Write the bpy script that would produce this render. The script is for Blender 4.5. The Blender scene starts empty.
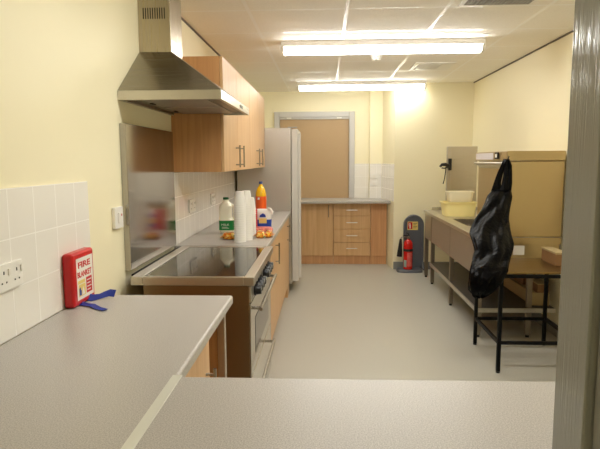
import bpy, bmesh, math, random
from mathutils import Vector, Matrix
random.seed(7)
S = bpy.context.scene
COL = S.collection
PI = math.pi

# ------------------------------------------------------------------ materials
def lin(c):
    return tuple(((v/255.0)/12.92 if v/255.0 <= .04045 else ((v/255.0+.055)/1.055)**2.4) for v in c) + (1.0,)

def new_mat(name):
    m = bpy.data.materials.new(name); m.use_nodes = True
    nt = m.node_tree; b = nt.nodes['Principled BSDF']
    return m, nt, b

def plain(name, rgb, rough=.5, metal=0.0, spec=.5, bump=0.0, bscale=60.0, vary=0.0, stretch=(1, 1, 1), coat=0.0, trans=0.0, sss=0.0):
    m, nt, b = new_mat(name)
    b.inputs['Base Color'].default_value = lin(rgb)
    b.inputs['Roughness'].default_value = rough
    b.inputs['Metallic'].default_value = metal
    b.inputs['Specular IOR Level'].default_value = spec
    b.inputs['Coat Weight'].default_value = coat
    b.inputs['Transmission Weight'].default_value = trans
    if sss:
        b.inputs['Subsurface Weight'].default_value = sss
        b.inputs['Subsurface Radius'].default_value = (.02, .02, .015)
    if bump or vary:
        tc = nt.nodes.new('ShaderNodeTexCoord'); mp = nt.nodes.new('ShaderNodeMapping')
        mp.inputs['Scale'].default_value = stretch
        nz = nt.nodes.new('ShaderNodeTexNoise'); nz.inputs['Scale'].default_value = bscale
        nz.inputs['Detail'].default_value = 4
        nt.links.new(tc.outputs['Object'], mp.inputs['Vector']); nt.links.new(mp.outputs['Vector'], nz.inputs['Vector'])
        if bump:
            bp = nt.nodes.new('ShaderNodeBump'); bp.inputs['Strength'].default_value = bump
            bp.inputs['Distance'].default_value = .01
            nt.links.new(nz.outputs['Fac'], bp.inputs['Height']); nt.links.new(bp.outputs['Normal'], b.inputs['Normal'])
        if vary:
            rp = nt.nodes.new('ShaderNodeValToRGB')
            c = lin(rgb)
            rp.color_ramp.elements[0].position = .3; rp.color_ramp.elements[1].position = .7
            rp.color_ramp.elements[0].color = tuple(x*(1-vary) for x in c[:3]) + (1,)
            rp.color_ramp.elements[1].color = tuple(min(1, x*(1+vary)) for x in c[:3]) + (1,)
            nt.links.new(nz.outputs['Fac'], rp.inputs['Fac']); nt.links.new(rp.outputs['Color'], b.inputs['Base Color'])
    return m

def wood(name, rgb, dark, rough=.42, grain_axis=2, scale=1.0):
    m, nt, b = new_mat(name)
    tc = nt.nodes.new('ShaderNodeTexCoord'); mp = nt.nodes.new('ShaderNodeMapping')
    s = [38*scale, 38*scale, 38*scale]; s[grain_axis] = 1.6*scale
    mp.inputs['Scale'].default_value = s
    nz = nt.nodes.new('ShaderNodeTexNoise'); nz.inputs['Scale'].default_value = 1.0
    nz.inputs['Detail'].default_value = 6; nz.inputs['Distortion'].default_value = .5
    rp = nt.nodes.new('ShaderNodeValToRGB')
    rp.color_ramp.elements[0].position = .28; rp.color_ramp.elements[1].position = .66
    rp.color_ramp.elements[0].color = lin(dark); rp.color_ramp.elements[1].color = lin(rgb)
    L = nt.links.new
    L(tc.outputs['Object'], mp.inputs['Vector']); L(mp.outputs['Vector'], nz.inputs['Vector'])
    L(nz.outputs['Fac'], rp.inputs['Fac']); L(rp.outputs['Color'], b.inputs['Base Color'])
    b.inputs['Roughness'].default_value = rough
    return m

def steel(name, rgb=(196, 190, 180), rough=.3, axis=2, streak=.12, bump=.0):
    """brushed stainless: fine streaks along one axis vary the roughness and tilt the normal a little"""
    m, nt, b = new_mat(name)
    tc = nt.nodes.new('ShaderNodeTexCoord'); mp = nt.nodes.new('ShaderNodeMapping')
    s = [260, 260, 260]; s[axis] = 3
    mp.inputs['Scale'].default_value = s
    nz = nt.nodes.new('ShaderNodeTexNoise'); nz.inputs['Scale'].default_value = 1; nz.inputs['Detail'].default_value = 3
    mr = nt.nodes.new('ShaderNodeMapRange')
    mr.inputs['To Min'].default_value = max(.02, rough-streak); mr.inputs['To Max'].default_value = rough+streak
    L = nt.links.new
    L(tc.outputs['Object'], mp.inputs['Vector']); L(mp.outputs['Vector'], nz.inputs['Vector'])
    L(nz.outputs['Fac'], mr.inputs['Value']); L(mr.outputs['Result'], b.inputs['Roughness'])
    b.inputs['Base Color'].default_value = lin(rgb); b.inputs['Metallic'].default_value = 1
    if bump:
        bp = nt.nodes.new('ShaderNodeBump'); bp.inputs['Strength'].default_value = bump; bp.inputs['Distance'].default_value = .002
        L(nz.outputs['Fac'], bp.inputs['Height']); L(bp.outputs['Normal'], b.inputs['Normal'])
    return m

def grid_mat(name, base, line, axes, pitch, off, half, rough=.3, line_rough=.6, bump=.3, spec=.5, fleck=0.0, fscale=120):
    """square grid (tiles / ceiling grid) in world position along two axes"""
    m, nt, b = new_mat(name); N = nt.nodes.new; L = nt.links.new
    geo = N('ShaderNodeNewGeometry'); sp = N('ShaderNodeSeparateXYZ'); L(geo.outputs['Position'], sp.inputs['Vector'])
    def one(ax, p, o, h):
        a = N('ShaderNodeMath'); a.operation = 'SUBTRACT'; L(sp.outputs['XYZ'[ax]], a.inputs[0]); a.inputs[1].default_value = o
        d = N('ShaderNodeMath'); d.operation = 'DIVIDE'; L(a.outputs[0], d.inputs[0]); d.inputs[1].default_value = p
        r = N('ShaderNodeMath'); r.operation = 'ROUND'; L(d.outputs[0], r.inputs[0])
        s = N('ShaderNodeMath'); s.operation = 'SUBTRACT'; L(d.outputs[0], s.inputs[0]); L(r.outputs[0], s.inputs[1])
        ab = N('ShaderNodeMath'); ab.operation = 'ABSOLUTE'; L(s.outputs[0], ab.inputs[0])
        lt = N('ShaderNodeMath'); lt.operation = 'LESS_THAN'; L(ab.outputs[0], lt.inputs[0]); lt.inputs[1].default_value = h/p
        return lt
    u = one(axes[0], pitch[0], off[0], half); v = one(axes[1], pitch[1], off[1], half)
    mx = N('ShaderNodeMath'); mx.operation = 'MAXIMUM'; L(u.outputs[0], mx.inputs[0]); L(v.outputs[0], mx.inputs[1])
    mix = N('ShaderNodeMix'); mix.data_type = 'RGBA'
    L(mx.outputs[0], mix.inputs['Factor']); mix.inputs['A'].default_value = lin(base); mix.inputs['B'].default_value = lin(line)
    if fleck:
        nz = N('ShaderNodeTexNoise'); nz.inputs['Scale'].default_value = fscale; nz.inputs['Detail'].default_value = 3
        L(geo.outputs['Position'], nz.inputs['Vector'])
        rp = N('ShaderNodeValToRGB'); c = lin(base)
        rp.color_ramp.elements[0].position = .35; rp.color_ramp.elements[1].position = .6
        rp.color_ramp.elements[0].color = tuple(x*(1-fleck) for x in c[:3])+(1,); rp.color_ramp.elements[1].color = c
        L(nz.outputs['Fac'], rp.inputs['Fac']); L(rp.outputs['Color'], mix.inputs['A'])
    L(mix.outputs['Result'], b.inputs['Base Color'])
    mr = N('ShaderNodeMapRange'); L(mx.outputs[0], mr.inputs['Value'])
    mr.inputs['To Min'].default_value = rough; mr.inputs['To Max'].default_value = line_rough; L(mr.outputs['Result'], b.inputs['Roughness'])
    inv = N('ShaderNodeMath'); inv.operation = 'SUBTRACT'; inv.inputs[0].default_value = 1; L(mx.outputs[0], inv.inputs[1])
    bp = N('ShaderNodeBump'); bp.inputs['Strength'].default_value = bump; bp.inputs['Distance'].default_value = .002
    L(inv.outputs[0], bp.inputs['Height']); L(bp.outputs['Normal'], b.inputs['Normal'])
    b.inputs['Specular IOR Level'].default_value = spec
    return m

def speckle(name, rgb, rgb2, scale, rough, spec=.5):
    m, nt, b = new_mat(name); N = nt.nodes.new; L = nt.links.new
    geo = N('ShaderNodeNewGeometry')
    nz = N('ShaderNodeTexNoise'); nz.inputs['Scale'].default_value = scale; nz.inputs['Detail'].default_value = 2
    rp = N('ShaderNodeValToRGB'); rp.color_ramp.elements[0].position = .38; rp.color_ramp.elements[1].position = .62
    rp.color_ramp.elements[0].color = lin(rgb2); rp.color_ramp.elements[1].color = lin(rgb)
    L(geo.outputs['Position'], nz.inputs['Vector']); L(nz.outputs['Fac'], rp.inputs['Fac']); L(rp.outputs['Color'], b.inputs['Base Color'])
    b.inputs['Roughness'].default_value = rough; b.inputs['Specular IOR Level'].default_value = spec
    return m

def emit(name, rgb, strength):
    m, nt, b = new_mat(name)
    b.inputs['Base Color'].default_value = (.9, .9, .9, 1)
    b.inputs['Emission Color'].default_value = rgb + (1,)
    b.inputs['Emission Strength'].default_value = strength
    return m

LAMP = (1.0, .985, .935)
M = {}
M['wall'] = plain('wall_paint', (244, 236, 203), .55, bump=.05, bscale=180)
M['ceiling'] = grid_mat('ceiling_tile', (248, 244, 236), (250, 248, 244), (0, 1), (.645, .64), (.143, 3.69), .012, .8, .3, .25, fleck=.05, fscale=90)
M['floor'] = speckle('vinyl_floor', (190, 188, 178), (176, 174, 164), 150, .33)
M['skirt'] = plain('vinyl_skirting', (140, 142, 140), .45)
M['tile_side'] = grid_mat('white_tile_side', (240, 237, 230), (247, 245, 240), (1, 2), (.15, .156), (1.632, .9), .0022, .14, .6, .35)
M['tile_back'] = grid_mat('white_tile_back', (240, 237, 230), (247, 245, 240), (0, 2), (.15, .156), (.434, .9), .003, .16, .6, .35)
M['worktop'] = speckle('speckled_worktop', (194, 189, 183), (160, 155, 149), 330, .34)
M['worktop_edge'] = plain('worktop_edge', (206, 200, 188), .35)
M['beech'] = wood('beech_veneer', (222, 182, 134), (206, 162, 112))
M['beech_end'] = wood('beech_end_panel', (212, 160, 106), (194, 140, 88))
M['beech_red'] = wood('beech_filler', (212, 162, 116), (196, 144, 98))
M['steel'] = steel('brushed_steel', (200, 194, 184), .30)
M['steel_h'] = steel('brushed_steel_horizontal', (200, 192, 176), .32, axis=0)
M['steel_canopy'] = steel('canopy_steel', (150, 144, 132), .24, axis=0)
M['steel_chimney'] = steel('chimney_steel', (182, 172, 152), .3, axis=2)
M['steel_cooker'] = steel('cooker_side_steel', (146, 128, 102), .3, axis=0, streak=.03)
M['steel_leg'] = steel('dull_leg_steel', (150, 140, 126), .4, axis=2)
M['steel_y'] = steel('brushed_steel_long', (204, 200, 192), .32, axis=1)
M['steel_panel'] = steel('polished_splash_steel', (176, 172, 168), .13, axis=2, streak=.05)
M['steel_warm'] = steel('warm_tan_steel', (190, 170, 128), .38, axis=0)  # brushed steel with an even warm tan tint
M['steel_bench'] = steel('bench_steel', (176, 168, 158), .5, axis=1)
M['handle'] = steel('satin_handle', (166, 160, 150), .28, axis=2)
M['filter'] = plain('hood_filter', (120, 114, 106), .35, metal=.9)
M['white_metal'] = plain('bright_satin_metal', (226, 222, 212), .3, metal=.6)
M['filter_pale'] = plain('filter_mesh', (176, 172, 164), .4, metal=.8)
M['shelf'] = plain('shaded_shelf_steel', (84, 78, 72), .5, metal=.6)  # shade under the bench is put into this dark shelf colour
M['steel_door'] = steel('polished_door_steel', (204, 200, 192), .14, axis=1, streak=.05)
M['table_steel'] = steel('table_steel', (150, 128, 86), .34, axis=0)
M['dark'] = plain('dark_void', (24, 22, 20), .7)
M['black_glass'] = plain('black_ceramic_glass', (14, 13, 13), .06, spec=.7)
M['black'] = plain('black_plastic', (16, 16, 18), .35)
M['black_metal'] = plain('black_painted_metal', (8, 8, 9), .5, spec=.15)
M['black_bag'] = plain('black_polythene', (4, 4, 5), .24, spec=.07, bump=.5, bscale=40, stretch=(1, 1, .6))
M['fridge_door'] = plain('fridge_door_edge', (205, 203, 196), .35)
M['fridge_steel'] = steel('fridge_steel', (204, 201, 196), .36, axis=0)
M['white'] = plain('white_plastic', (238, 236, 230), .35)
M['white_gloss'] = plain('white_enamel', (236, 232, 224), .3)
M['diffuser'] = emit('lit_diffuser', LAMP, 14.0)
M['diffuser_dim'] = emit('dimmer_lit_diffuser', LAMP, 9.0)  # emission turned down to soften the hot spot on the back wall
M['diffuser_bright'] = emit('brighter_lit_diffuser', LAMP, 19.0)  # emission turned up for the unseen light over the foreground
M['frame_grey'] = plain('grey_window_paint', (200, 198, 195), .4)
M['shutter'] = plain('buff_shutter', (182, 154, 116), .55, bump=.04, bscale=90, vary=.03)
M['jamb'] = None
M['red'] = plain('red_plastic', (196, 18, 22), .32)
M['red_gloss'] = plain('red_enamel', (206, 26, 20), .2)
M['blue'] = plain('blue_tape', (24, 48, 148), .55)
M['paper'] = plain('label_paper', (236, 232, 224), .5)
M['yellow_label'] = plain('yellow_print', (232, 206, 120), .5)
M['red_ink'] = plain('red_print', (196, 24, 30), .5)
M['blue_ink'] = plain('blue_print', (40, 62, 140), .5)
M['milk'] = plain('milk_plastic', (238, 234, 212), .35, sss=.15)
M['green'] = plain('green_print', (14, 130, 60), .4)
M['green_cap'] = plain('green_cap', (10, 92, 50), .4)
M['cup'] = plain('foam_cup', (244, 241, 234), .55, sss=.1)
M['juice'] = plain('orange_squash', (246, 190, 24), .12, coat=.4)
M['juice_label'] = plain('orange_label', (232, 92, 24), .35)
M['cap_blue'] = plain('blue_cap', (66, 86, 150), .4)
M['bag_white'] = plain('sugar_bag_white', (236, 232, 226), .45)
M['bag_blue'] = plain('sugar_bag_blue', (36, 74, 176), .45)
M['pack_red'] = plain('red_carton', (200, 40, 44), .45)
M['tub_yellow'] = plain('cream_yellow_plastic', (246, 232, 160), .4)
M['tub_white'] = plain('ivory_plastic', (244, 237, 208), .4)
M['stand'] = plain('grey_moulded_plastic', (92, 96, 104), .42, bump=.05, bscale=300)
M['card'] = plain('cardboard', (140, 104, 66), .7)
M['card_pale'] = plain('pale_card', (178, 158, 116), .65)
M['gap'] = plain('shadow_gap_trim', (92, 82, 66), .6)
M['grille'] = plain('grey_grille', (164, 162, 158), .5)
M['joint'] = plain('satin_aluminium_joint', (222, 222, 212), .35, metal=.3)

def jamb_paint():
    m, nt, b = new_mat('brushed_grey_gloss_paint'); N = nt.nodes.new; L = nt.links.new
    tc = N('ShaderNodeTexCoord'); mp = N('ShaderNodeMapping'); mp.inputs['Scale'].default_value = (360, 360, 7)
    nz = N('ShaderNodeTexNoise'); nz.inputs['Scale'].default_value = 1; nz.inputs['Detail'].default_value = 3
    bp = N('ShaderNodeBump'); bp.inputs['Strength'].default_value = .6; bp.inputs['Distance'].default_value = .0016
    L(tc.outputs['Object'], mp.inputs['Vector']); L(mp.outputs['Vector'], nz.inputs['Vector'])
    L(nz.outputs['Fac'], bp.inputs['Height']); L(bp.outputs['Normal'], b.inputs['Normal'])
    b.inputs['Base Color'].default_value = lin((158, 160, 160)); b.inputs['Roughness'].default_value = .1
    return m
M['jamb'] = jamb_paint()

def pack_mat():
    m, nt, b = new_mat('orange_green_wrapper'); N = nt.nodes.new; L = nt.links.new
    tc = N('ShaderNodeTexCoord'); nz = N('ShaderNodeTexVoronoi'); nz.inputs['Scale'].default_value = 62
    rp = N('ShaderNodeValToRGB'); rp.color_ramp.interpolation = 'CONSTANT'
    e = rp.color_ramp.elements
    e[0].position = 0; e[0].color = lin((222, 116, 24)); e[1].position = .34; e[1].color = lin((240, 178, 48))
    for p, c in ((.52, (206, 96, 30)), (.62, (80, 128, 56)), (.74, (244, 214, 120)), (.82, (140, 84, 30)), (.9, (226, 128, 28))):
        q = e.new(p); q.color = lin(c)
    sp = N('ShaderNodeSeparateColor'); L(tc.outputs['Object'], nz.inputs['Vector']); L(nz.outputs['Color'], sp.inputs['Color'])
    L(sp.outputs['Red'], rp.inputs['Fac']); L(rp.outputs['Color'], b.inputs['Base Color']); b.inputs['Roughness'].default_value = .3
    return m
M['pack'] = pack_mat()

# ------------------------------------------------------------------ mesh helpers
def nb(): return bmesh.new()
def box(bm, x0, x1, y0, y1, z0, z1, mi=0):
    v = [bm.verts.new(p) for p in ((x0,y0,z0),(x1,y0,z0),(x1,y1,z0),(x0,y1,z0),(x0,y0,z1),(x1,y0,z1),(x1,y1,z1),(x0,y1,z1))]
    for f in ((0,3,2,1),(4,5,6,7),(0,1,5,4),(1,2,6,5),(2,3,7,6),(3,0,4,7)):
        fc = bm.faces.new([v[i] for i in f]); fc.material_index = mi
    return bm
def frustum(bm, a, b):
    """a,b: (x0,x1,y0,y1,z) bottom and top rectangles"""
    v = []
    for x0, x1, y0, y1, z in (a, b):
        v += [bm.verts.new(p) for p in ((x0,y0,z),(x1,y0,z),(x1,y1,z),(x0,y1,z))]
    for f in ((0,3,2,1),(4,5,6,7),(0,1,5,4),(1,2,6,5),(2,3,7,6),(3,0,4,7)): bm.faces.new([v[i] for i in f])
    return bm
def prism(bm, pts, axis, a, b):
    """polygon pts in the plane normal to axis, extruded from a to b"""
    def P(p, t):
        q = list(p); q.insert(axis, t); return q
    v0 = [bm.verts.new(P(p, a)) for p in pts]; v1 = [bm.verts.new(P(p, b)) for p in pts]
    bm.faces.new(v0); bm.faces.new(list(reversed(v1)))
    n = len(pts)
    for i in range(n): bm.faces.new((v0[i], v0[(i+1) % n], v1[(i+1) % n], v1[i]))
    return bm
def frame_for(d):
    d = d.normalized(); up = Vector((0,0,1)) if abs(d.z) < .9 else Vector((1,0,0))
    x = d.cross(up).normalized(); return x, x.cross(d).normalized()
def path(bm, pts, r, seg=10, rx=None):
    pts = [Vector(p) for p in pts]; rings = []
    n = len(pts)
    rr = r if isinstance(r, (list, tuple)) else [r]*n
    ref = None
    for i, p in enumerate(pts):
        d = (pts[min(i+1, n-1)]-pts[max(i-1, 0)])
        if ref is None: x, y = frame_for(d); ref = x
        else:
            dn = d.normalized(); x = (ref-dn*ref.dot(dn)).normalized(); y = x.cross(dn).normalized(); ref = x
        rings.append([bm.verts.new(p+x*math.cos(2*PI*k/seg)*(rx or rr[i])+y*math.sin(2*PI*k/seg)*rr[i]) for k in range(seg)])
    for a, b in zip(rings, rings[1:]):
        for k in range(seg): bm.faces.new((a[k], a[(k+1) % seg], b[(k+1) % seg], b[k]))
    bm.faces.new(list(reversed(rings[0]))); bm.faces.new(rings[-1])
    return bm
def lathe(bm, prof, cx, cy, seg=28, sx=1.0, sy=1.0):
    """prof: (r,z) list, closed with caps where r>0 at the ends"""
    rings = []
    for r, z in prof:
        if r < 1e-6: rings.append([bm.verts.new((cx, cy, z))])
        else: rings.append([bm.verts.new((cx+sx*r*math.cos(2*PI*k/seg), cy+sy*r*math.sin(2*PI*k/seg), z)) for k in range(seg)])
    for a, b in zip(rings, rings[1:]):
        for k in range(seg):
            k2 = (k+1) % seg
            if len(a) == 1 and len(b) == 1: continue
            if len(a) == 1: bm.faces.new((a[0], b[k2], b[k]))
            elif len(b) == 1: bm.faces.new((a[k], a[k2], b[0]))
            else: bm.faces.new((a[k], a[k2], b[k2], b[k]))
    if len(rings[0]) > 1: bm.faces.new(list(reversed(rings[0])))
    if len(rings[-1]) > 1: bm.faces.new(rings[-1])
    return bm
def superloft(bm, rings, seg=32, p=4.0):
    """rings: (cx,cy,z,hx,hy[,p]) rounded-rectangle cross sections"""
    R = []
    for q in rings:
        cx, cy, z, hx, hy = q[:5]; pp = q[5] if len(q) > 5 else p
        ring = []
        for k in range(seg):
            a = 2*PI*k/seg; c, s = math.cos(a), math.sin(a)
            ring.append(bm.verts.new((cx+hx*math.copysign(abs(c)**(2/pp), c), cy+hy*math.copysign(abs(s)**(2/pp), s), z)))
        R.append(ring)
    for a, b in zip(R, R[1:]):
        for k in range(seg): bm.faces.new((a[k], a[(k+1) % seg], b[(k+1) % seg], b[k]))
    bm.faces.new(list(reversed(R[0]))); bm.faces.new(R[-1])
    return bm

def world_loc(o):
    v = Vector((0,0,0))
    while o is not None: v += o.location; o = o.parent
    return v
def obj(name, bm, mats, parent=None, bevel=0.0, smooth=35, seg=2):
    """link one mesh object; its vertices are given in world coordinates"""
    bmesh.ops.recalc_face_normals(bm, faces=bm.faces[:])
    me = bpy.data.meshes.new(name)
    if parent is None:
        xs = [v.co for v in bm.verts]
        o0 = Vector(((min(v.x for v in xs)+max(v.x for v in xs))/2, (min(v.y for v in xs)+max(v.y for v in xs))/2, min(v.z for v in xs)))
    else: o0 = world_loc(parent)
    bmesh.ops.translate(bm, verts=bm.verts[:], vec=-o0)
    bm.to_mesh(me); bm.free()
    for m in (mats if isinstance(mats, (list, tuple)) else [mats]): me.materials.append(m)
    if smooth:
        for p in me.polygons: p.use_smooth = True
        me.set_sharp_from_angle(angle=math.radians(smooth))
    o = bpy.data.objects.new(name, me); COL.objects.link(o)
    if parent is None: o.location = o0
    else: o.parent = parent
    if bevel:
        b = o.modifiers.new('bevel', 'BEVEL'); b.width = bevel; b.segments = seg; b.limit_method = 'ANGLE'; b.harden_normals = True
    return o
def tag(o, label, cat, group=None):
    o['label'] = label; o['category'] = cat
    if group: o['group'] = group
    return o
def thing(name, label, cat, loc, group=None):
    o = bpy.data.objects.new(name, None); COL.objects.link(o); o.location = loc; o.empty_display_size = .05
    return tag(o, label, cat, group)
def struct(name, bm, m, parent=None, bevel=0.0, smooth=0):
    o = obj(name, bm, m, parent, bevel, smooth)
    if parent is None: o['kind'] = 'structure'
    return o
def copy_tree(o, parent=None):
    c = o.copy(); COL.objects.link(c)
    if parent is not None: c.parent = parent
    for ch in list(o.children): copy_tree(ch, c)
    return c
def B(*a, **k): return box(nb(), *a, **k)
def text_bm(bm, s, size, org, right, up, depth=.0006, extent=None, bold=0.0):
    """flat lettering: built-in font, laid out from org along right/up"""
    cu = bpy.data.curves.new('lettering', 'FONT'); cu.body = s; cu.size = size; cu.extrude = depth/2; cu.resolution_u = 2; cu.offset = bold
    to = bpy.data.objects.new('lettering', cu); COL.objects.link(to)
    dg = bpy.context.evaluated_depsgraph_get(); dg.update()
    me = bpy.data.meshes.new_from_object(to.evaluated_get(dg))
    COL.objects.unlink(to); bpy.data.objects.remove(to)
    right = Vector(right); up = Vector(up); n = right.cross(up)
    xs = [v.co.x for v in me.vertices]; x0 = min(xs); w = max(xs)-x0
    k = (extent/w) if extent else 1.0
    vs = [bm.verts.new(Vector(org)+right*((v.co.x-x0)*k)+up*v.co.y+n*v.co.z) for v in me.vertices]
    for p in me.polygons:
        try: bm.faces.new([vs[i] for i in p.vertices])
        except ValueError: pass
    bpy.data.meshes.remove(me); bpy.data.curves.remove(cu)
    return bm
def bar_handle(name, parent, p0, p1, out, r=.006, post=.02, m=None):
    """bar from p0 to p1, standing off the face by vector -out back to it"""
    bm = nb(); p0 = Vector(p0); p1 = Vector(p1); d = (p1-p0).normalized(); out = Vector(out)
    path(bm, [p0, p1], r, 10)
    for q in (p0+d*post, p1-d*post): path(bm, [q, q-out], r*.8, 8)
    return obj(name, bm, m or M['handle'], parent)

# ------------------------------------------------------------------ room
XL, XR, ZC = -.985, 1.90, 2.425
YA, YB = 7.97, 7.20          # alcove back wall, right hand back wall
YF = -1.1
struct('floor', B(XL-.1, XR+.1, YF-.1, YA+.1, -.06, 0), M['floor'])
struct('ceiling', B(XL-.1, XR+.1, YF-.1, YA+.1, ZC, ZC+.06), M['ceiling'])
struct('wall_left', B(XL-.1, XL, YF, YA, 0, ZC), M['wall'])
struct('wall_right', B(XR, XR+.1, YF, YB, 0, ZC), M['wall'])
struct('wall_front', B(XL-.1, XR+.1, YF-.1, YF, 0, ZC), M['wall'])
SP = lambda y: .905-(y-YB)*.1364        # the splayed return beside the alcove
struct('wall_back', prism(nb(), [(SP(YB), YB), (XR+.1, YB), (XR+.1, YA+.1), (SP(YA+.1), YA+.1)], 2, 0, ZC), M['wall'])
HX0, HX1, HZ0, HZ1 = -.655, .348, .902, 2.062     # hatch opening
bm = nb()
box(bm, XL-.1, HX0, YA, YA+.1, 0, ZC); box(bm, HX1, SP(YA+.1), YA, YA+.1, 0, ZC)
box(bm, HX0, HX1, YA, YA+.1, 0, HZ0-.03); box(bm, HX0, HX1, YA, YA+.1, HZ1, ZC)
struct('wall_alcove', bm, M['wall'])
struct('wall_boxing', B(.636, .815, 7.85, YA, .902, ZC), M['wall'])
# dark shadow-gap trim where ceiling meets the side walls
struct('trim_1', B(XL, XL+.010, YF, YA, ZC-.012, ZC-.001), M['gap'])
struct('trim_2', B(XR-.010, XR, YF, YB, ZC-.012, ZC-.001), M['gap'])
# skirtings
struct('baseboard_back', B(SP(YB)+.004, XR, YB-.012, YB, 0, .10), M['skirt'])
struct('baseboard_right', B(XR-.012, XR, YF, YB-.012, 0, .10), M['skirt'])
struct('baseboard_left', B(XL, XL+.012, 2.2, 2.5, 0, .10), M['skirt'])
# tiled areas
struct('trim_3', B(XL, XL+.008, .62, 2.205, .902, 1.368), M['tile_side'])
struct('trim_4', B(XL, XL+.008, 3.43, 5.885, .902, 1.374), M['tile_side'])
struct('trim_5', B(.427, .634, YA-.008, YA, .902, 1.394), M['tile_back'])
struct('trim_6', B(.636, .807, 7.842, 7.85, .902, 1.394), M['tile_back'])
struct('trim_7', prism(nb(), [(SP(YB+.004)-.008, YB+.004), (SP(YB+.004), YB+.004), (SP(7.84), 7.84), (SP(7.84)-.008, 7.84)], 2, .902, 1.394), M['tile_side'])

# hatch window with its frame and buff shutter
w = bpy.data.objects.new('window_1', None); COL.objects.link(w); w.location = ((HX0+HX1)/2, YA, HZ0); w['kind'] = 'structure'
bm = nb()
box(bm, HX0-.077, HX0, YA-.03, YA+.06, HZ0, HZ1+.077); box(bm, HX1, HX1+.077, YA-.03, YA+.06, HZ0, HZ1+.077)
box(bm, HX0, HX1, YA-.03, YA+.06, HZ1, HZ1+.077)
obj('window_frame', bm, M['frame_grey'], w, .006, 0)
obj('shutter', B(HX0+.002, HX1-.002, YA+.012, YA+.04, HZ0-.025, HZ1-.002), M['shutter'], w, 0, 0)
obj('shutter_head', B(HX0+.002, HX1-.002, YA-.012, YA+.012, HZ1-.03, HZ1-.002), M['frame_grey'], w, .003, 0)
for a, b in ((-.552, -.485), (.167, .239)):
    obj('catch', B(a, b, YA-.028, YA-.012, HZ1-.022, HZ1-.002), M['white'], w, .003, 0)

# painted jamb of the opening the photograph is taken through
d1 = bpy.data.objects.new('door_1', None); COL.objects.link(d1); d1.location = (.35, .66, 0); d1['kind'] = 'structure'
obj('door_jamb', B(.3005, .42, .618, .70, 0, ZC-.001), M['jamb'], d1, .003, 0)
obj('door_stop', B(.311, .42, .585, .617, 0, ZC-.001), M['jamb'], d1, .002, 0)

# ------------------------------------------------------------------ foreground worktops and cabinets
t = thing('worktop', 'grey speckled worktop along the left wall under the red fire blanket box', 'worktop', (-.68, 1.46, .86))
obj('slab', B(XL+.001, -.378, .76, 2.18, .862, .90), M['worktop'], t, .010, 40, 3)
t = thing('worktop', 'grey speckled worktop across the foreground with a metal joint strip on its left end', 'worktop', (.4, 1.05, .86))
obj('slab', B(-.377, 1.2, .76, 1.333, .862, .90), M['worktop'], t, .010, 40, 3)
o = obj('joint_strip', B(-.392, -.366, .765, 1.333, .9003, .9025), M['joint'], t, .0015, 0); o['label'] = 'aluminium joint strip'

def cabinet_door(parent, axis, face, a0, a1, z0, z1, handle=None, mat=None, name='door', thick=.018, out=.03, r=.006):
    """door on plane axis=face ('x' looks to +x, 'y' looks to -y); handle: (pos, z0, z1) vertical or ('h', a, b, z)"""
    g = .0025
    if axis == 'x': d = obj(name, B(face-thick, face, a0+g, a1-g, z0+g, z1-g), mat or M['beech'], parent, .0015, 0)
    else: d = obj(name, B(a0+g, a1-g, face, face+thick, z0+g, z1-g), mat or M['beech'], parent, .0015, 0)
    if handle:
        if axis == 'x':
            p, h0, h1 = handle; bar_handle('handle', d, (face+out, p, h0), (face+out, p, h1), (out, 0, 0), r)
        elif handle[0] == 'h':
            _, a, b, z = handle; bar_handle('handle', d, (a, face-out, z), (b, face-out, z), (0, -out, 0), r, m=M['white_metal'])
        else:
            p, h0, h1 = handle; bar_handle('handle', d, (p, face-out, h0), (p, face-out, h1), (0, -out, 0), r)
    return d

t = thing('base_cabinet', 'beech base cabinet under the left worktop in the foreground', 'cabinet', (-.69, 1.3, 0))
bm = nb(); box(bm, XL+.02, -.412, .80, 1.775, .10, .86)
obj('carcass', bm, M['beech_end'], t, 0, 0)
obj('plinth', B(XL+.02, -.45, .80, 1.775, 0, .099), M['beech_end'], t, 0, 0)
cabinet_door(t, 'x', -.393, .80, 1.30, .105, .857, (.86, .60, .768))
cabinet_door(t, 'x', -.393, 1.30, 1.775, .105, .857, (1.715, .60, .768))
t = thing('end_panel', 'dark beech support panel with pale metal edge under the far end of the left worktop', 'panel', (-.7, 2.14, 0))
obj('board', B(XL+.02, -.435, 2.12, 2.14, 0, .861), M['beech_end'], t, 0, 0)
o = obj('edge_trim', B(-.434, -.404, 2.112, 2.146, 0, .861), M['steel'], t, .002, 0); o['label'] = 'pale metal edge strip'

# ------------------------------------------------------------------ range cooker
t = thing('range_cooker', 'stainless range cooker with black glass hob and bar handles below the hood', 'cooker', (-.65, 2.99, 0))
Y0, Y1 = 2.52, 3.465
obj('body', B(-.872, -.372, Y0+.008, Y1-.006, .09, .856), M['steel_cooker'], t, .003, 0)
o = obj('side_panel', B(-.50, -.362, Y0+.002, Y0+.0075, .09, .855), M['steel_cooker'], t, .001, 0)
bm = nb()
box(bm, -.930, -.872, Y0, Y1, .858, .90); box(bm, -.385, -.336, Y0, Y1, .858, .90)
box(bm, -.872, -.385, Y0, Y0+.026, .858, .90); box(bm, -.872, -.385, Y1-.045, Y1, .858, .90)
obj('hob_rim', bm, M['steel_y'], t, .003, 0)
obj('rear_gap_shade', B(-.950, -.931, Y0+.07, Y1-.03, .862, .897), M['black_metal'], t, 0, 0)  # black strip standing in for the shade in the gap behind the hob
obj('hob_glass', B(-.871, -.386, Y0+.027, Y1-.046, .86, .8985), M['black_glass'], t, 0, 0)
obj('hob_edge', B(-.877, -.869, Y0+.03, Y1-.05, .9005, .9025), M['white_gloss'], t, 0, 0)
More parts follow.
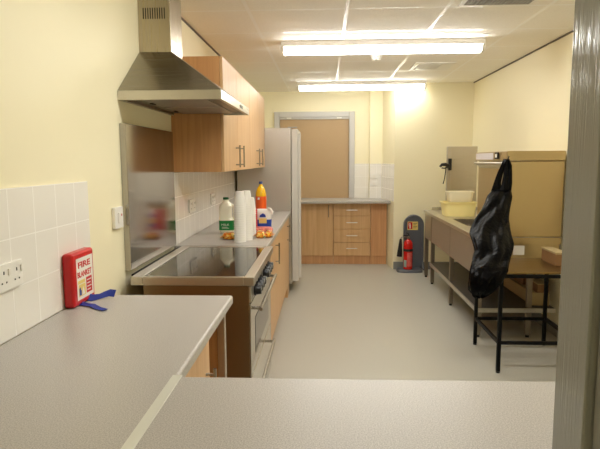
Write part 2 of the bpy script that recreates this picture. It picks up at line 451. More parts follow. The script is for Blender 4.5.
obj('control_panel', B(-.371, -.352, Y0+.004, Y1-.008, .775, .855), M['steel_y'], t, .003, 0)
for y in (2.66, 2.735, 2.81, 2.885, 3.06, 3.135, 3.21, 3.285):
    bm = nb(); path(bm, [(-.352, y, .806), (-.344, y, .806), (-.343, y, .806), (-.318, y, .806)], [.029, .029, .024, .021], 18)
    k = obj('knob', bm, M['black'], t)
    obj('knob_pointer', B(-.3185, -.3165, y-.002, y+.002, .808, .826), M['white'], k, 0, 0)
for z0, z1, hz, y1h, nm in ((.405, .768, .737, 3.35, 'oven_door'), (.10, .398, .36, 3.22, 'storage_drawer')):
    d = obj(nm, B(-.371, -.354, Y0+.004, Y1-.008, z0, z1), M['steel_door'], t, .003, 0)
    if nm == 'oven_door': obj('oven_window', B(-.354, -.3525, Y0+.16, Y1-.16, z0+.07, z1-.11), M['black_glass'], d, 0, 0)
    bm = nb(); path(bm, [(-.309, 2.55, hz), (-.309, y1h, hz)], .0095, 12)
    for y in (2.575, y1h-.03): path(bm, [(-.354, y, hz), (-.309, y, hz)], .008, 10)
    obj('handle', bm, M['handle'], d)
for y in (Y0+.06, Y1-.06):
    for x in (-.84, -.42): obj('foot', path(nb(), [(x, y, 0), (x, y, .09)], .02, 12), M['black'], t)

# splash panel behind the hob
bm = nb(); box(bm, XL+.001, -.953, 2.602, 3.42, .913, 1.63)
tag(obj('wall_splashback', bm, M['steel_panel'], None, .003, 0), 'tall shiny stainless splash panel on the wall behind the hob', 'splash panel')

# ------------------------------------------------------------------ extractor hood
t = thing('extractor_hood', 'stainless chimney extractor hood on the left wall above the cooker', 'extractor hood', (-.75, 3.06, 1.735))
cx0, cx1, cy0, cy1 = XL+.001, -.487, 2.596, 3.535
dx1, dy0, dy1 = -.812, 2.935, 3.165
obj('chimney', B(cx0, dx1, dy0, dy1, 2.022, ZC-.001), M['steel_chimney'], t, .002, 0)
bm = nb()
for i in range(10):
    x = -.957+i*.01245; box(bm, x, x+.0055, dy0-.0015, dy0+.001, 2.192, 2.248)
obj('vent_slots', bm, M['dark'], t, 0, 0)
obj('canopy', frustum(nb(), (cx0, cx1-.001, cy0+.001, cy1-.001, 1.783), (cx0, dx1+.004, dy0-.004, dy1+.004, 2.021)), M['steel_canopy'], t, .002, 0)
bm = nb()
box(bm, cx0, cx1, cy0, cy0+.02, 1.738, 1.782); box(bm, cx0, cx1, cy1-.02, cy1, 1.738, 1.782)
box(bm, cx1-.02, cx1, cy0+.02, cy1-.02, 1.738, 1.782); box(bm, cx0, cx0+.02, cy0+.02, cy1-.02, 1.738, 1.782)
obj('rim', bm, M['steel_y'], t, .001, 0)
bm = nb(); box(bm, cx0+.021, cx1-.021, cy0+.021, cy1-.021, 1.752, 1.776)
obj('base_plate', bm, M['filter'], t, 0, 0)
for a, b in ((2.64, 3.05), (3.08, 3.49)):
    f = obj('grease_filter', B(cx0+.08, cx1-.09, a, b, 1.746, 1.7515), M['filter_pale'], t, .002, 0)
    obj('catch', B(cx0+.085, cx0+.10, (a+b)/2-.03, (a+b)/2+.03, 1.741, 1.7455), M['dark'], f, .001, 0)
obj('control_strip', B(cx1, cx1+.002, 3.16, 3.26, 1.752, 1.768), M['black'], t, 0, 0)

# ------------------------------------------------------------------ wall cupboards
for a, b, mid, h1, h2, lab in ((3.502, 4.72, 4.065, 3.965, 4.165, 'beech double wall cupboard next to the extractor hood'),
                               (4.722, 5.885, 5.29, 5.16, 5.41, 'beech double wall cupboard next to the tall fridge')):
    t = thing('wall_cupboard', lab, 'wall cupboard', (-.82, (a+b)/2, 1.385), 'beech wall cupboards above the left worktop')
    obj('carcass', B(XL+.001, -.666, a, b, 1.377, 2.103), M['beech_end'], t, 0, 0)
    for y0, y1, h in ((a, mid, h1), (mid, b, h2)):
        cabinet_door(t, 'x', -.646, y0, y1, 1.375, 2.105, (h, 1.40, 1.56))

# ------------------------------------------------------------------ left run of base units past the cooker
t = thing('worktop', 'grey worktop past the cooker that carries the milk and cups', 'worktop', (-.68, 4.68, .86))
obj('slab', B(XL+.001, -.373, 3.474, 5.885, .862, .90), M['worktop'], t, .008, 40, 3)
units = ((3.478, 4.32, (4.262, .63, .80), 'beech base cabinet next to the cooker, under the cups'),
         (4.322, 4.98, None, 'plain beech base unit without a handle between two handled cabinets'),
         (4.982, 5.64, (5.575, .61, .79), 'beech base cabinet with bar handle near the tall fridge'))
for a, b, h, lab in units:
    t = thing('base_cabinet', lab, 'cabinet', (-.69, (a+b)/2, 0), 'beech base units along the left wall')
    obj('carcass', B(XL+.01, -.412, a+.001, b-.001, .12, .86), M['beech_end'], t, 0, 0)
    obj('plinth', B(XL+.01, -.43, a+.001, b-.001, 0, .119), M['beech_end'], t, 0, 0)
    cabinet_door(t, 'x', -.393, a, b, .125, .858, h)
tag(obj('filler_panel', B(XL+.01, -.395, 5.644, 5.884, 0, .86), M['beech'], None, .001, 0), 'narrow plain beech filler panel beside the tall fridge', 'panel')

# tall fridge
t = thing('fridge', 'tall stainless upright fridge at the end of the left worktop', 'fridge', (-.66, 6.23, 0))
obj('body', B(-.955, -.368, 5.905, 6.56, .09, 1.795), M['fridge_steel'], t, .004, 0)
d = obj('door', B(-.362, -.292, 5.907, 6.56, .12, 1.782), M['fridge_door'], t, .006, 0)
obj('handle', B(-.291, -.262, 5.925, 5.945, .16, 1.73), M['fridge_door'], d, .004, 0)
obj('hinge', B(-.40, -.30, 5.91, 5.96, 1.796, 1.806), M['grille'], t, .001, 0)
for y in (5.95, 6.5):
    for x in (-.9, -.42): obj('foot', path(nb(), [(x, y, 0), (x, y, .09)], .022, 12), M['black'], t)

# ------------------------------------------------------------------ alcove units at the back
t = thing('worktop', 'grey worktop in the alcove under the shuttered hatch', 'worktop', (-.1, 7.66, .86))
obj('slab', prism(nb(), [(XL+.001, 7.345), (SP(7.345)-.004, 7.345), (SP(YA)-.003, YA-.001), (XL+.001, YA-.001)], 2, .864, .90), M['worktop'], t, .006, 40, 2)
FY = 7.525
def base_shell(t, x0, x1):
    obj('carcass', B(x0+.001, x1-.001, FY+.02, YA-.02, .115, .862), M['beech_end'], t, 0, 0)
    obj('plinth', B(x0+.001, x1-.001, FY+.02, FY+.045, 0, .114), M['beech_red'], t, 0, 0)
t = thing('base_cabinet', 'beech cabinet with one tall door left of the four drawers', 'cabinet', (-.1, 7.75, 0))
base_shell(t, -.335, .114); cabinet_door(t, 'y', FY, -.33, .113, .12, .862, (.05, .665, .835), r=.005)
t = thing('base_cabinet', 'beech cabinet mostly hidden behind the tall fridge at the back', 'cabinet', (-.66, 7.75, 0))
base_shell(t, -.97, -.337); cabinet_door(t, 'y', FY, -.97, -.337, .12, .862, (-.40, .665, .835), r=.005)
t = thing('drawer_unit', 'beech unit of four drawers under the shuttered hatch', 'drawers', (.37, 7.75, 0))
base_shell(t, .115, .629)
zs = (.862, .68, .497, .309, .12)
for i, hz in enumerate((.763, .589, .407, .228)):
    cabinet_door(t, 'y', FY, .116, .628, zs[i+1], zs[i], ('h', .295, .447, hz), name='drawer', r=.005)
t = thing('filler_panel', 'reddish beech end panel right of the four drawers', 'panel', (.74, 7.6, 0))
obj('board', B(.631, SP(7.56)-.004, FY+.004, FY+.03, .115, .863), M['beech_red'], t, .001, 0)
obj('plinth', B(.631, SP(7.57)-.004, FY+.02, FY+.045, 0, .114), M['beech_red'], t, 0, 0)

# ------------------------------------------------------------------ sockets and switches
def socket_left(y0, y1, z0, z1, x, lab, double=True):
    t = thing('wall_socket', lab, 'socket', (x, (y0+y1)/2, z0))
    obj('faceplate', B(x, x+.010, y0, y1, z0, z1), M['white'], t, .002, 0)
    h = z1-z0; n = 2 if double else 1; w = (y1-y0)/n
    for i in range(n):
        yc = y0+w*(i+.5)
        for ya, yb, za, zb in ((-.0028, .0028, .62, .74), (-.0145, -.0085, .28, .34), (.0085, .0145, .28, .34)):
            obj('pin_hole', B(x+.0098, x+.0106, yc+ya, yc+yb, z0+za*h, z0+zb*h), M['dark'], t, 0, 0)
        obj('switch', B(x+.0102, x+.014, yc+.020, yc+.031, z0+.55*h, z0+.80*h), M['white_gloss'], t, .001, 0)
    return t
socket_left(1.536, 1.673, 1.060, 1.143, XL+.009, 'white double socket on the tiles left of the red box')
socket_left(3.85, 4.03, 1.075, 1.17, XL+.009, 'white double socket on the tiles just past the splash panel')
socket_left(4.60, 4.76, 1.075, 1.17, XL+.009, 'faint white double socket on the tiles above the milk bottle')
t = thing('fused_switch', 'white cooker switch on the yellow wall beside the splash panel', 'switch', (XL, 2.51, 1.135))
obj('faceplate', B(XL+.0005, XL+.018, 2.462, 2.562, 1.135, 1.236), M['white'], t, .004, 0)
obj('rocker', B(XL+.018, XL+.023, 2.495, 2.525, 1.16, 1.21), M['white_gloss'], t, .002, 0)
obj('neon', B(XL+.018, XL+.020, 2.533, 2.543, 1.192, 1.202), M['red'], t, 0, 0)
for z, lab in ((1.184, 'upper white switch plate on the tiles right of the hatch'), (1.08, 'lower white switch plate on the tiles right of the hatch')):
    t = thing('wall_switch', lab, 'switch', (.70, 7.84, z), 'switch plates right of the hatch')
    obj('faceplate', B(.656, .743, 7.828, 7.8415, z, z+.068), M['white'], t, .003, 0)
    obj('rocker', B(.685, .715, 7.823, 7.828, z+.014, z+.05), M['white_gloss'], t, .002, 0)

# ------------------------------------------------------------------ fire blanket
t = thing('fire_blanket', 'red fire blanket box with white label and blue pull tapes on the left worktop', 'fire blanket', (-.955, 2.035, .901))
FX = -.934
bm = nb(); box(bm, -.976, FX, 1.945, 2.132, .902, 1.108)
o = obj('case', bm, M['red'], t, .012, 40, 4)
L = obj('label_sheet', B(FX, FX+.0005, 1.974, 2.116, .924, 1.084), M['paper'], t, 0, 0)
bm = nb()
text_bm(bm, 'FIRE', .032, (FX+.0007, 1.988, 1.046), (0, 1, 0), (0, 0, 1), extent=.106, bold=.001)
text_bm(bm, 'BLANKET', .030, (FX+.0007, 1.980, 1.010), (0, 1, 0), (0, 0, 1), extent=.122, bold=.001)
obj('lettering', bm, M['red_ink'], L, 0, 0)
obj('print', B(FX+.0005, FX+.0008, 1.982, 2.042, .985, .998), M['yellow_label'], L, 0, 0)
obj('print', B(FX+.0005, FX+.0008, 1.986, 2.044, .936, .982), M['yellow_label'], L, 0, 0)
bm = nb(); prism(bm, [(1.990, .940), (2.008, .940), (2.008, .958), (2.002, .962), (2.002, .972), (1.990, .968)], 0, FX+.0008, FX+.0011)
obj('print', bm, M['blue_ink'], L, 0, 0)
obj('print', prism(nb(), [(2.012, .940), (2.036, .940), (2.030, .958), (2.024, .972), (2.016, .956)], 0, FX+.0008, FX+.0011), M['paper'], L, 0, 0)
obj('print', B(FX+.0005, FX+.0008, 2.052, 2.102, .938, 1.0), M['red_ink'], L, 0, 0)
bm = nb()
for i in range(4): box(bm, FX+.0008, FX+.0011, 2.058, 2.096-.008*(i % 2), .986-i*.013, .990-i*.013)
obj('print', bm, M['paper'], L, 0, 0)
def ribbon(name, pts, wd, parent, m):
    """flat tape: pts are (centre, side) pairs"""
    bm = nb(); th = Vector((0, 0, .0012)); rows = []
    for p, sd in pts:
        p = Vector(p); sd = Vector(sd).normalized()
        rows.append([bm.verts.new(p-sd*wd/2), bm.verts.new(p+sd*wd/2), bm.verts.new(p+sd*wd/2+th), bm.verts.new(p-sd*wd/2+th)])
    for a, b in zip(rows, rows[1:]):
        for k in range(4): bm.faces.new((a[k], a[(k+1) % 4], b[(k+1) % 4], b[k]))
    bm.faces.new(rows[0][::-1]); bm.faces.new(rows[-1])
    return obj(name, bm, m, parent)
ribbon('pull_tape', [((-.938, 2.07, .9155), (0, .6, .8)), ((-.925, 2.075, .911), (0, .7, .7)), ((-.905, 2.085, .912), (.1, .8, .6)), ((-.885, 2.10, .918), (0, .7, .7)), ((-.868, 2.115, .922), (0, .6, .8)), ((-.848, 2.12, .918), (.1, .6, .8))], .030, t, M['blue'])
ribbon('pull_tape', [((-.938, 2.005, .907), (.2, .9, .3)), ((-.915, 2.0, .904), (.4, .9, .1)), ((-.885, 1.985, .906), (.5, .8, .12)), ((-.850, 1.955, .903), (.5, .8, .03)), ((-.812, 1.93, .9035), (.5, .8, 0))], .026, t, M['blue'])

# ------------------------------------------------------------------ things on the worktop past the cooker
ZW = .901
cup_bm = lathe(nb(), [(0, .082), (.0245, .082), (.0265, .0835), (.0268, .0875), (.0268, .089), (.0262, .0895), (.0255, .088), (.0245, .0865), (0, .0865)][::-1], 0, 0, 24)
cup_bm.free()
def cup_mesh():
    bm = nb()     # an upside-down cup: rim at z=0, base at the top
    lathe(bm, [(.0378, .004), (.0378, .0), (.0408, .0), (.0412, .003), (.0404, .0062), (.0392, .0072), (.0282, .090), (.0270, .091), (.0, .0895), (.0, .0885), (.0258, .0885), (.0370, .012), (.0378, .004)], 0, 0, 26)
    return bm
def cup_stack(cx, cy, n, where):
    first = None
    for i in range(n):
        if first is None:
            first = obj('paper_cup', cup_mesh(), M['cup']); o = first
        else:
            o = first.copy(); COL.objects.link(o)
        o.location = (cx, cy, ZW+i*.0157)
        pos = 'bottom cup' if i == 0 else ('topmost cup' if i == n-1 else 'upside-down white cup within')
        tag(o, ('%s of %s' % (pos, where)) if i in (0, n-1) else '%s %s' % (pos, where), 'cup', 'upside-down cups in ' + where)
cup_stack(-.575, 3.645, 17, 'the white cup stack nearest the hob')
cup_stack(-.543, 3.735, 17, 'the tall white cup stack second from the hob')
cup_stack(-.548, 3.975, 13, 'the shorter white cup stack behind the two tall ones')

# milk bottle
t = thing('milk_bottle', 'plastic milk bottle with green cap and green label on the worktop', 'bottle', (-.755, 4.14, ZW))
mx, my = -.755, 4.14
bm = nb()
superloft(bm, [(mx, my, ZW, .046, .046), (mx, my, ZW+.006, .054, .054), (mx, my, ZW+.098, .055, .055), (mx-.008, my, ZW+.112, .046, .05), (mx-.008, my, ZW+.175, .046, .05), (mx-.004, my, ZW+.205, .050, .050, 3), (mx-.004, my, ZW+.228, .036, .036, 2.4), (mx-.004, my, ZW+.24, .022, .022, 2), (mx-.004, my, ZW+.252, .020, .020, 2)], 36)
obj('jug', bm, M['milk'], t)
bm = nb(); path(bm, [(mx+.030, my, ZW+.218), (mx+.050, my, ZW+.208), (mx+.060, my, ZW+.19), (mx+.062, my, ZW+.16), (mx+.060, my, ZW+.12), (mx+.050, my, ZW+.095)], .0085, 10)
obj('grip', bm, M['milk'], t)
obj('cap', lathe(nb(), [(.021, ZW+.2525), (.022, ZW+.255), (.022, ZW+.268), (.019, ZW+.27), (0, ZW+.27)], mx-.004, my, 24), M['green_cap'], t)
bm = nb(); superloft(bm, [(mx, my, ZW+.022, .0562, .0562), (mx, my, ZW+.095, .0562, .0562)], 36)
LB = obj('label_wrap', bm, M['green'], t)
bm = nb(); text_bm(bm, 'MILK', .024, (mx-.032, my-.0566, ZW+.056), (1, 0, 0), (0, 0, 1), extent=.06)
obj('lettering', bm, M['paper'], LB, 0, 0)
box_bm = nb()
for i in range(2): box(box_bm, mx-.03, mx+.025-.01*i, my-.0570, my-.0564, ZW+.036+i*.008, ZW+.039+i*.008)
obj('print', box_bm, M['paper'], LB, 0, 0)

# squash bottle
t = thing('squash_bottle', 'tall orange squash bottle with blue cap behind the sugar bag', 'bottle', (-.602, 5.1, ZW))
bx, by = -.602, 5.1
obj('bottle', lathe(nb(), [(.040, ZW), (.049, ZW+.006), (.051, ZW+.02), (.051, ZW+.225), (.049, ZW+.245), (.041, ZW+.275), (.028, ZW+.300), (.017, ZW+.315), (.0145, ZW+.325), (.0145, ZW+.329)], bx, by, 30), M['juice'], t)
LB = obj('label_wrap', lathe(nb(), [(.0518, ZW+.075), (.0518, ZW+.215)], bx, by, 30), M['juice_label'], t)
obj('print', superloft(nb(), [(bx-.012, by-.0475, ZW+.185, .016, .004, 2), (bx-.012, by-.0475, ZW+.205, .010, .004, 2)], 16), M['paper'], LB)
obj('cap', lathe(nb(), [(.0165, ZW+.3295), (.018, ZW+.332), (.018, ZW+.350), (.015, ZW+.353), (0, ZW+.353)], bx, by, 22), M['cap_blue'], t)

# sugar bag
t = thing('sugar_bag', 'white and blue paper bag in front of the orange squash bottle', 'bag', (-.488, 4.39, ZW))
sx, sy = -.497, 4.39
bm = nb(); superloft(bm, [(sx, sy, ZW, .052, .036), (sx, sy, ZW+.006, .059, .042), (sx, sy, ZW+.075, .062, .044)], 32, 5)
obj('lower_bag', bm, M['bag_blue'], t)
bm = nb(); superloft(bm, [(sx, sy, ZW+.0752, .062, .044), (sx, sy, ZW+.12, .061, .042), (sx, sy, ZW+.145, .062, .03), (sx+.003, sy, ZW+.158, .066, .012)], 32, 5)
obj('upper_bag', bm, M['bag_white'], t)
bm = nb(); path(bm, [(sx+.035, sy-.02, ZW+.16), (sx+.055, sy-.025, ZW+.158), (sx+.07, sy-.03, ZW+.14), (sx+.072, sy-.035, ZW+.115)], [.012, .012, .010, .006], 10)
obj('folded_flap', bm, M['bag_white'], t)
obj('print', B(sx-.035, sx+.028, sy-.0458, sy-.0445, ZW+.045, ZW+.085), M['yellow_label'], t, 0, 0)
bm = nb(); prism(bm, [(sx-.03, ZW+.094), (sx+.022, ZW+.094), (sx+.018, ZW+.114), (sx-.002, ZW+.126), (sx-.026, ZW+.112)], 1, sy-.0465, sy-.0425)
obj('print', bm, M['bag_blue'], t, 0, 0)

bm = nb(); superloft(bm, [(-.582, 4.30, ZW, .042, .028), (-.582, 4.30, ZW+.165, .042, .028)], 24, 8)
t = tag(obj('red_carton', bm, M['pack_red'], None), 'small red carton between the cup stacks and the sugar bag', 'carton')
bm = nb(); superloft(bm, [(-.478, 4.19, ZW, .066, .05), (-.478, 4.19, ZW+.008, .072, .056), (-.478, 4.19, ZW+.024, .072, .056), (-.478, 4.19, ZW+.034, .055, .04)], 28, 4)
t = tag(obj('sweet_packet', bm, plain('red_white_wrapper', (222, 120, 110), .35, vary=.5, bscale=60), None), 'flat red and white packet lying at the foot of the sugar bag', 'packet')
def biscuit_pack(cx, cy, hx, hy, rz, lab, name='biscuit_pack'):
    t = thing(name, lab, 'packet', (cx, cy, ZW), 'orange snack packets on the worktop')
    bm = nb(); superloft(bm, [(cx, cy, ZW, hx*.8, hy*.8), (cx, cy, ZW+.008, hx, hy), (cx, cy, ZW+.026, hx, hy), (cx, cy, ZW+.042, hx*.8, hy*.75), (cx, cy, ZW+.047, hx*.5, hy*.4)], 30, 3.5)
    obj('wrapper', bm, M['pack'], t)
    for s in (-1, 1):
        o = obj('crimped_end', B(cx+s*(hx+.006)-.008, cx+s*(hx+.006)+.008, cy-hy*.8, cy+hy*.8, ZW+.014, ZW+.017), M['pack'], t, 0, 0)
    t.rotation_euler.z = rz
biscuit_pack(-.672, 3.79, .05, .052, 0, 'orange snack packet lying in front of the milk bottle')
biscuit_pack(-.462, 3.86, .034, .052, .05, 'orange snack packet lying right beside the second cup stack')
biscuit_pack(-.404, 3.89, .022, .06, -.05, 'orange snack packet lying at the front edge of the worktop')

# ------------------------------------------------------------------ right side: sink bench
BX0, BX1, BY0, BY1, BZ = 1.22, 1.875, 4.37, 6.78, .83
t = thing('sink_bench', 'long stainless sink bench with open lower shelf along the right wall', 'bench', ((BX0+BX1)/2, (BY0+BY1)/2, 0))
SKY0, SKY1, SKX0, SKX1 = 5.15, 5.75, 1.33, 1.74
bm = nb()
box(bm, BX0, SKX0, BY0, BY1, BZ-.035, BZ); box(bm, SKX1, BX1, BY0, BY1, BZ-.035, BZ)
box(bm, SKX0, SKX1, BY0, SKY0, BZ-.035, BZ); box(bm, SKX0, SKX1, SKY1, BY1, BZ-.035, BZ)
obj('bench_top', bm, M['steel_y'], t, .004, 0)
bm = nb()
box(bm, SKX0+.003, SKX1-.003, SKY0+.003, SKY1-.003, BZ-.26, BZ-.25)
for a in ((SKX0+.001, SKX0+.006, SKY0+.001, SKY1-.001), (SKX1-.006, SKX1-.001, SKY0+.001, SKY1-.001), (SKX0+.006, SKX1-.006, SKY0+.001, SKY0+.006), (SKX0+.006, SKX1-.006, SKY1-.006, SKY1-.001)):
    box(bm, *a, BZ-.26, BZ-.001)
obj('sink_bowl', bm, M['steel'], t, 0, 0)
obj('upstand', B(BX0+.1, BX1, BY1-.012, BY1, BZ, BZ+.035), M['steel'], t, .002, 0)
for a, b in ((5.40, 6.30), (4.42, 5.37)): obj('apron', B(BX0+.012, BX0+.024, a, b, .50, BZ-.036), M['steel_bench'], t, .002, 0)
obj('apron', B(BX0+.03, BX1-.01, BY0+.012, BY0+.024, .54, BZ-.058), M['steel_warm'], t, .002, 0)
obj('side_panel', B(BX0+.01, BX0+.022, 6.36, 6.70, .50, BZ-.036), M['steel_h'], t, .002, 0)
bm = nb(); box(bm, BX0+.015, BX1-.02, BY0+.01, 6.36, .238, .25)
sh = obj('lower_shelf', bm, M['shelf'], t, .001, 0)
for q in ((BX0+.003, BX0+.0145, BY0+.01, 6.36, .215, .25), (BX0+.015, BX1-.02, BY0-.002, BY0+.0095, .215, .25)):
    obj('shelf_lip', B(*q), M['steel_y'], sh, .001, 0)
for x, y in ((BX0+.034, 6.72), (BX0+.034, 6.33), (BX0+.034, 5.385), (BX0+.034, 4.41), (1.655, 4.41), (1.84, 6.72), (1.84, 5.385)):
    bm = nb(); box(bm, x-.02, x+.02, y-.02, y+.02, .02, BZ-.037)
    l = obj('leg', bm, M['steel_leg'], t, .003, 0)
    obj('foot', path(nb(), [(x, y, 0), (x, y, .02)], .016, 12), M['black'], l)

# hood dishwasher on the near end of the bench
t = thing('dishwasher', 'large stainless hood dishwasher on the near end of the right hand bench', 'dishwasher', (1.67, 4.76, BZ+.001))
WX0, WX1, WY0, WY1 = 1.455, 1.875, 4.376, 5.27
obj('hood', B(WX0, WX1, WY0, WY1, BZ+.002, 1.432), M['steel_warm'], t, .006, 0)
obj('fascia', B(WX0-.03, WX1, WY0-.006, WY1+.005, 1.436, 1.512), M['steel_warm'], t, .004, 0)
obj('control_panel', B(WX0-.034, WX0-.0305, 4.72, 5.24, 1.446, 1.502), plain('control_film', (206, 200, 204), .3), t, 0, 0)
bm = nb(); box(bm, WX0-.040, WX0-.0305, 4.57, 4.66, 1.45, 1.505)
o = obj('power_switch', bm, M['dark'], t, .002, 0)
bm = nb(); box(bm, WX0-.044, WX0-.0402, 4.595, 4.63, 1.462, 1.492)
obj('rocker', bm, M['white'], o, 0, 0)
bm = nb(); path(bm, [(WX0-.001, 4.40, 1.405), (WX0-.045, 4.40, 1.415), (WX0-.05, 4.43, 1.415), (WX0-.05, 5.21, 1.415), (WX0-.045, 5.24, 1.415), (WX0-.001, 5.24, 1.405)], .010, 10)
obj('hood_handle', bm, M['steel_y'], t)
bm = nb(); prism(bm, [(WX0-.001, 1.37), (WX0-.028, 1.395), (WX0-.028, 1.40), (WX0-.001, 1.40)], 1, 4.42, 5.22)
obj('hood_lip', bm, M['steel_y'], t, 0, 0)
obj('end_lip', B(BX0+.002, BX1-.002, BY0-.004, BY0-.0002, .774, .828), M['steel_warm'], bpy.data.objects['sink_bench'], .001, 0)
o = obj('rating_plate', B(1.505, 1.592, BY0+.0095, BY0+.0118, .687, .762), M['paper'], bpy.data.objects['sink_bench'], 0, 0); o['label'] = 'white rating label'

# rinse spray panel with its gun
t = thing('splash_guard', 'tall narrow steel splash guard standing behind the yellow tub', 'splash guard', (1.62, 6.63, BZ))
obj('sheet', B(1.50, 1.81, 6.62, 6.632, BZ+.001, 1.60), M['steel_h'], t, .002, 0)
obj('rail', B(1.45, 1.498, 6.60, 6.64, BZ+.001, 1.60), M['steel'], t, .003, 0)
t = thing('spray_gun', 'black rinse spray gun clipped to the steel splash guard', 'spray gun', (1.44, 6.57, 1.38))
bm = nb(); box(bm, 1.462, 1.50, 6.565, 6.598, 1.32, 1.46)
obj('clip', bm, M['black'], t, .006, 40)
bm = nb(); path(bm, [(1.47, 6.56, 1.375), (1.42, 6.55, 1.39), (1.38, 6.54, 1.388), (1.355, 6.535, 1.365)], [.018, .020, .018, .012], 12)
path(bm, [(1.45, 6.55, 1.36), (1.41, 6.54, 1.345), (1.375, 6.535, 1.35)], .008, 8)
obj('gun', bm, M['black'], t)
bm = nb(); path(bm, [(1.43, 6.55, 1.38), (1.425, 6.55, 1.30), (1.415, 6.55, 1.22), (1.40, 6.55, 1.16)], .006, 8)
obj('cord', bm, M['black'], t)

# tubs
def tub(name, x0, x1, y0, y1, z0, z1, m, lab, rim=.014):
    cx, cy = (x0+x1)/2, (y0+y1)/2; hx, hy = (x1-x0)/2, (y1-y0)/2
    bm = nb(); s = .90
    superloft(bm, [(cx, cy, z0+.006, hx*s-.006, hy*s-.006), (cx, cy, z0, hx*s-.002, hy*s-.002), (cx, cy, z0+.004, hx*s, hy*s), (cx, cy, z1-.012, hx, hy), (cx, cy, z1-.012, hx+rim, hy+rim), (cx, cy, z1, hx+rim, hy+rim), (cx, cy, z1, hx-.003, hy-.003), (cx, cy, z0+.008, hx*s-.005, hy*s-.005)], 40, 6)
    return tag(obj(name, bm, m, None), lab, 'tub')
tub('plastic_tub', 1.295, 1.650, 5.95, 6.22, BZ+.001, .985, M['tub_yellow'], 'pale yellow plastic tub on the sink bench')
t = tub('plastic_tub', 1.345, 1.620, 5.99, 6.175, .986, 1.10, M['tub_white'], 'ivory plastic tub stacked on top of the yellow tub', .008)

# black framed table in front of the bench
t = thing('metal_table', 'low table with black metal frame in front of the sink bench', 'table', (1.44, 3.92, 0))
TX0, TX1, TY0, TY1, TZ = 1.18, 1.71, 3.64, 4.215, .695
obj('table_top', B(TX0+.006, TX1-.006, TY0+.014, TY1-.006, TZ-.012, TZ), M['table_steel'], t, .001, 0)
r = .0125
for x in (TX0, TX1):
    for y in (TY0, TY1):
        l = obj('leg', B(x-r, x+r, y-r, y+r, .012, TZ-.013), M['black_metal'], t, .002, 0)
        obj('foot', path(nb(), [(x, y, 0), (x, y, .012)], .014, 10), M['black'], l)
for z, nm in ((TZ-.026, 'top_rail'), (.21, 'lower_rail')):
    for y in (TY0, TY1): obj(nm, B(TX0+r, TX1-r, y-.010, y+.010, z-.010, z+.0125), M['black_metal'], t, .001, 0)
    for x in (TX0, TX1): obj(nm, B(x-.010, x+.010, TY0+r, TY1-r, z-.010, z+.0125), M['black_metal'], t, .001, 0)
t = thing('cardboard_box', 'brown box on the low black framed table by the grey door jamb', 'box', (1.70, 4.02, TZ+.001))
obj('carton', B(1.625, 1.70, 3.86, 4.12, TZ+.001, TZ+.085), M['card'], t, .002, 0)
obj('lid', B(1.62, 1.705, 3.855, 4.125, TZ+.0855, TZ+.10), M['card_pale'], t, .002, 0)

